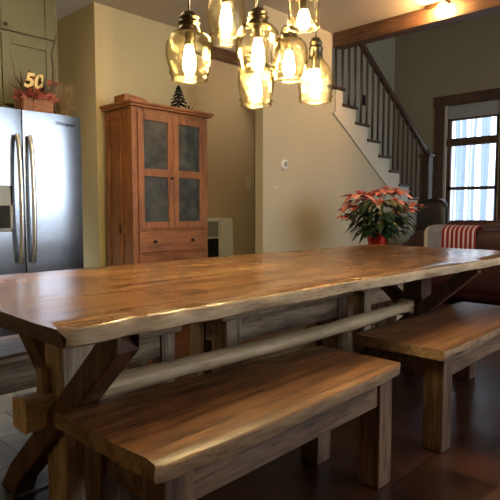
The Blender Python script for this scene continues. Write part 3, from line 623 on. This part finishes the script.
# ------------------------------------------------------------------ pendants
def pendant(x, y, ztop_cap, zg1, zg0, wid, label, shape):
    ztop_cap, zg1, zg0 = [1.06+(z+.014-1.06)*.88 for z in (ztop_cap, zg1, zg0)]; x, y, wid = x*.88, y*.88, wid*.88
    p = thing('pendant_lamp', label, 'pendant lamp', (x, y, H1))
    up = shape == 'cylinder_up'; Rm = wid/2; h = zg1-zg0
    bm = bmesh.new(); tube(bm, [(x, y, H1-.002), (x, y, ztop_cap-.004)], .0035, 8); obj('cord', bm, 'darkmetal', p)
    if shape == 'cylinder_up': zb = (zg1+zg0)/2+.01
    prof = {
     'bell': [(.40,1),(.44,.97),(.68,.93),(.88,.84),(.98,.70),(1,.56),(.98,.42),(.90,.28),(.83,.20),(.86,.18),(.85,.14),(.79,.12),(.80,.08),(.76,.05),(.73,0)],
     'barrel': [(.40,1),(.46,.97),(.74,.90),(.92,.78),(1,.6),(1,.48),(.95,.30),(.86,.16),(.89,.14),(.88,.10),(.83,.09),(.85,.05),(.80,0)],
     'jug': [(.33,1),(.35,.96),(.48,.88),(.74,.76),(.93,.60),(1,.44),(.97,.28),(.90,.15),(.92,.13),(.91,.09),(.87,.08),(.89,.05),(.85,0)],
     'cylinder_up': [(.55,1),(.80,.98),(.95,.94),(.97,.8),(.95,.5),(.95,.2),(1,.14),(.95,.10),(1,.05),(.96,0)]}[shape]
    pf = []
    for k in range(len(prof)-1):
        (r0, z0_), (r1, z1_) = prof[k], prof[k+1]
        for j in range(3): t_ = j/3; pf.append((r0+(r1-r0)*t_, z0_+(z1_-z0_)*t_))
    pf.append(prof[-1])
    bm = bmesh.new(); lathe(bm, [(Rm*r, zg0+h*z) for r, z in pf], (x, y, 0), 40, caps=False); obj('glass_shade', bm, 'glass', p, solid=.003)
    bm = bmesh.new()
    for rr, zz in ((prof[-1][0], 0), (prof[-4][0], prof[-4][1])):
        n = 40; rg = [[bm.verts.new((x+(Rm*rr+.0025+.0035*math.cos(b))*math.cos(a), y+(Rm*rr+.0025+.0035*math.cos(b))*math.sin(a), zg0+h*zz+.0035*math.sin(b))) for b in [2*PI*j/8 for j in range(8)]] for a in [2*PI*i/n for i in range(n)]]
        for i in range(n):
            for j in range(8): bm.faces.new((rg[i][j], rg[(i+1)%n][j], rg[(i+1)%n][(j+1)%8], rg[i][(j+1)%8])).smooth = True
    obj('glass_rim', bm, 'glass', p)
    ch = ztop_cap-zg1; r0 = Rm*prof[0][0]+.004
    bm = bmesh.new(); lathe(bm, [(.006, ch), (.018, ch*.92), (r0*.62, ch*.93), (r0*.95, ch*.66), (r0*.84, ch*.52), (r0*1.06, ch*.36), (r0*.90, ch*.16), (r0*1.05, 0), (r0*1.05, -.012), (.02, -.012)], (x, y, zg1), 28); obj('cap', bm, 'bronze', p)
    bm = bmesh.new(); lathe(bm, [(.018, 0), (.018, -.045), (.015, -.05)], (x, y, zg1-.012), 18); sk = obj('socket', bm, 'bronze', p)
    bl = min(.135, h*.66); bt = zg1-.05
    bm = bmesh.new(); lathe(bm, [(.011, 0), (.014, -bl*.12), (.021, -bl*.35), (.025, -bl*.6), (.023, -bl*.82), (.013, -bl*.96), (.004, -bl)], (x, y, bt), 22); obj('bulb', bm, 'bulb', p)
pendant(1.621, 1.923, 1.945, 1.865, 1.642, .216, 'leftmost amber glass pendant lamp with a wide bell-shaped shade', 'bell')
pendant(1.877, 1.945, 2.191, 2.125, 1.872, .189, 'amber barrel-shaped pendant lamp hanging high, second from the left', 'barrel')
pendant(1.801, 1.661, 1.940, 1.879, 1.643, .203, 'wide amber bell pendant lamp in the middle, above the lowest one', 'bell')
pendant(2.015, 1.872, 1.853, 1.794, 1.576, .185, 'lowest amber barrel pendant lamp, directly below the middle one', 'barrel')
pendant(1.86, 1.45, 2.03, 1.965, 1.826, .134, 'small clear cylinder pendant lamp hanging highest on the right', 'cylinder_up')
pendant(2.051, 1.688, 1.937, 1.881, 1.677, .185, 'rounded amber pendant lamp just below the small cylinder one', 'bell')
pendant(2.222, 1.654, 1.911, 1.823, 1.596, .180, 'rightmost amber jug-shaped pendant lamp with a ribbed metal cap', 'jug')
# lamp on the beam
sl = thing('beam_lamp', 'small lit lamp fixed to the side of the dark ceiling beam', 'lamp', (4.97, 2.27, 2.99))
obj('mount', B(((4.93, 2.18, 2.975), (4.998, 2.40, 2.998))), 'bronze', sl, bev=.004)
bm = bmesh.new(); lathe(bm, [(.012, 0), (.03, -.01), (.036, -.05), (.02, -.07), (.004, -.075)], (4.955, 2.24, 2.975), 18); obj('bulb', bm, 'bulb2', sl)

# ------------------------------------------------------------------ outdoors
struct('ground', B(((8.9, -12, -.5), (34, 18, -.4))), 'snow')
R = random.Random(5)
for i in range(46):
    d = R.uniform(12.5, 24); yv = .33*d+R.uniform(-2.6, 2.2)+.1; r = R.uniform(.02, .10)
    bm = bmesh.new(); tube(bm, [(d, yv, -.42), (d+R.uniform(-.1, .1), yv+R.uniform(-.1, .1), 3), (d+R.uniform(-.2, .2), yv+R.uniform(-.25, .25), 9)], r, 10, r*.55)
    tag(obj('tree', bm, 'bark', base=(d, yv, -.41)), 'bare blue-grey tree trunk in the snowy woods outside the window', 'tree', 'tree trunks outside the window')

# ------------------------------------------------------------------ light
wd = bpy.data.worlds.new('World'); bpy.context.scene.world = wd; wd.use_nodes = True
bg = wd.node_tree.nodes['Background']; bg.inputs[0].default_value = (.80, .91, 1, 1); bg.inputs[1].default_value = 3.7
def area(name, loc, rot, sx, sy, e, col):
    l = bpy.data.lights.new(name, 'AREA'); l.shape = 'RECTANGLE'; l.size = sx; l.size_y = sy; l.energy = e; l.color = col
    o = bpy.data.objects.new(name, l); C.objects.link(o); o.location = loc; o.rotation_euler = rot; return o
# daylight at the patio opening behind the viewer, and a portal at the visible window
area('daylight_patio', ((OX0+OX1)/2, YF-.12, (OZ0+OZ1)/2), (PI/2, 0, 0), OX1-OX0-.2, 1.9, 105, (.86, .93, 1))
area('kitchen_fill', (1.25, 3.3, H1-.01), (0, 0, 0), .9, .9, 26, (1, .80, .52))  # added fill under the kitchen ceiling, no fitting seen
area('dining_fill', (1.4, .3, H1-.01), (0, 0, 0), .4, .4, 10, (1, .80, .52))  # added fill near the viewer, brightens the walls, no fitting seen
l = bpy.data.lights.new('hall_fill', 'POINT'); l.energy = 8; l.color = (1, .80, .55); l.shadow_soft_size = .12  # added fill without a fixture, hidden behind the stair wall to lift the hall
lo = bpy.data.objects.new('hall_fill', l); C.objects.link(lo); lo.location = (4.75, 4.1, 2.6)
p = area('daylight_window', (XR+.16, (WY0+WY1)/2, (WZ0+WZ1)/2), (0, PI/2, 0), WZ1-WZ0, WY1-WY0, 10, (1,1,1)); p.data.cycles.is_portal = True

# ------------------------------------------------------------------ camera
cam = bpy.data.cameras.new('camera'); co = bpy.data.objects.new('camera', cam); C.objects.link(co)
co.location = (0, 0, 1.06); co.rotation_euler = (PI/2-math.radians(4.2894), 0, math.radians(-46.472))
cam.sensor_width = 36; cam.lens = 533.3/500*36; cam.clip_start = .02
sc = bpy.context.scene; sc.camera = co
for o in list(bpy.data.objects):
    if '_b' in o: del o['_b']
vs = sc.view_settings; vs.view_transform = 'Standard'; vs.look = 'None'; vs.gamma = 1; vs.exposure = .12; vs.use_curve_mapping = False
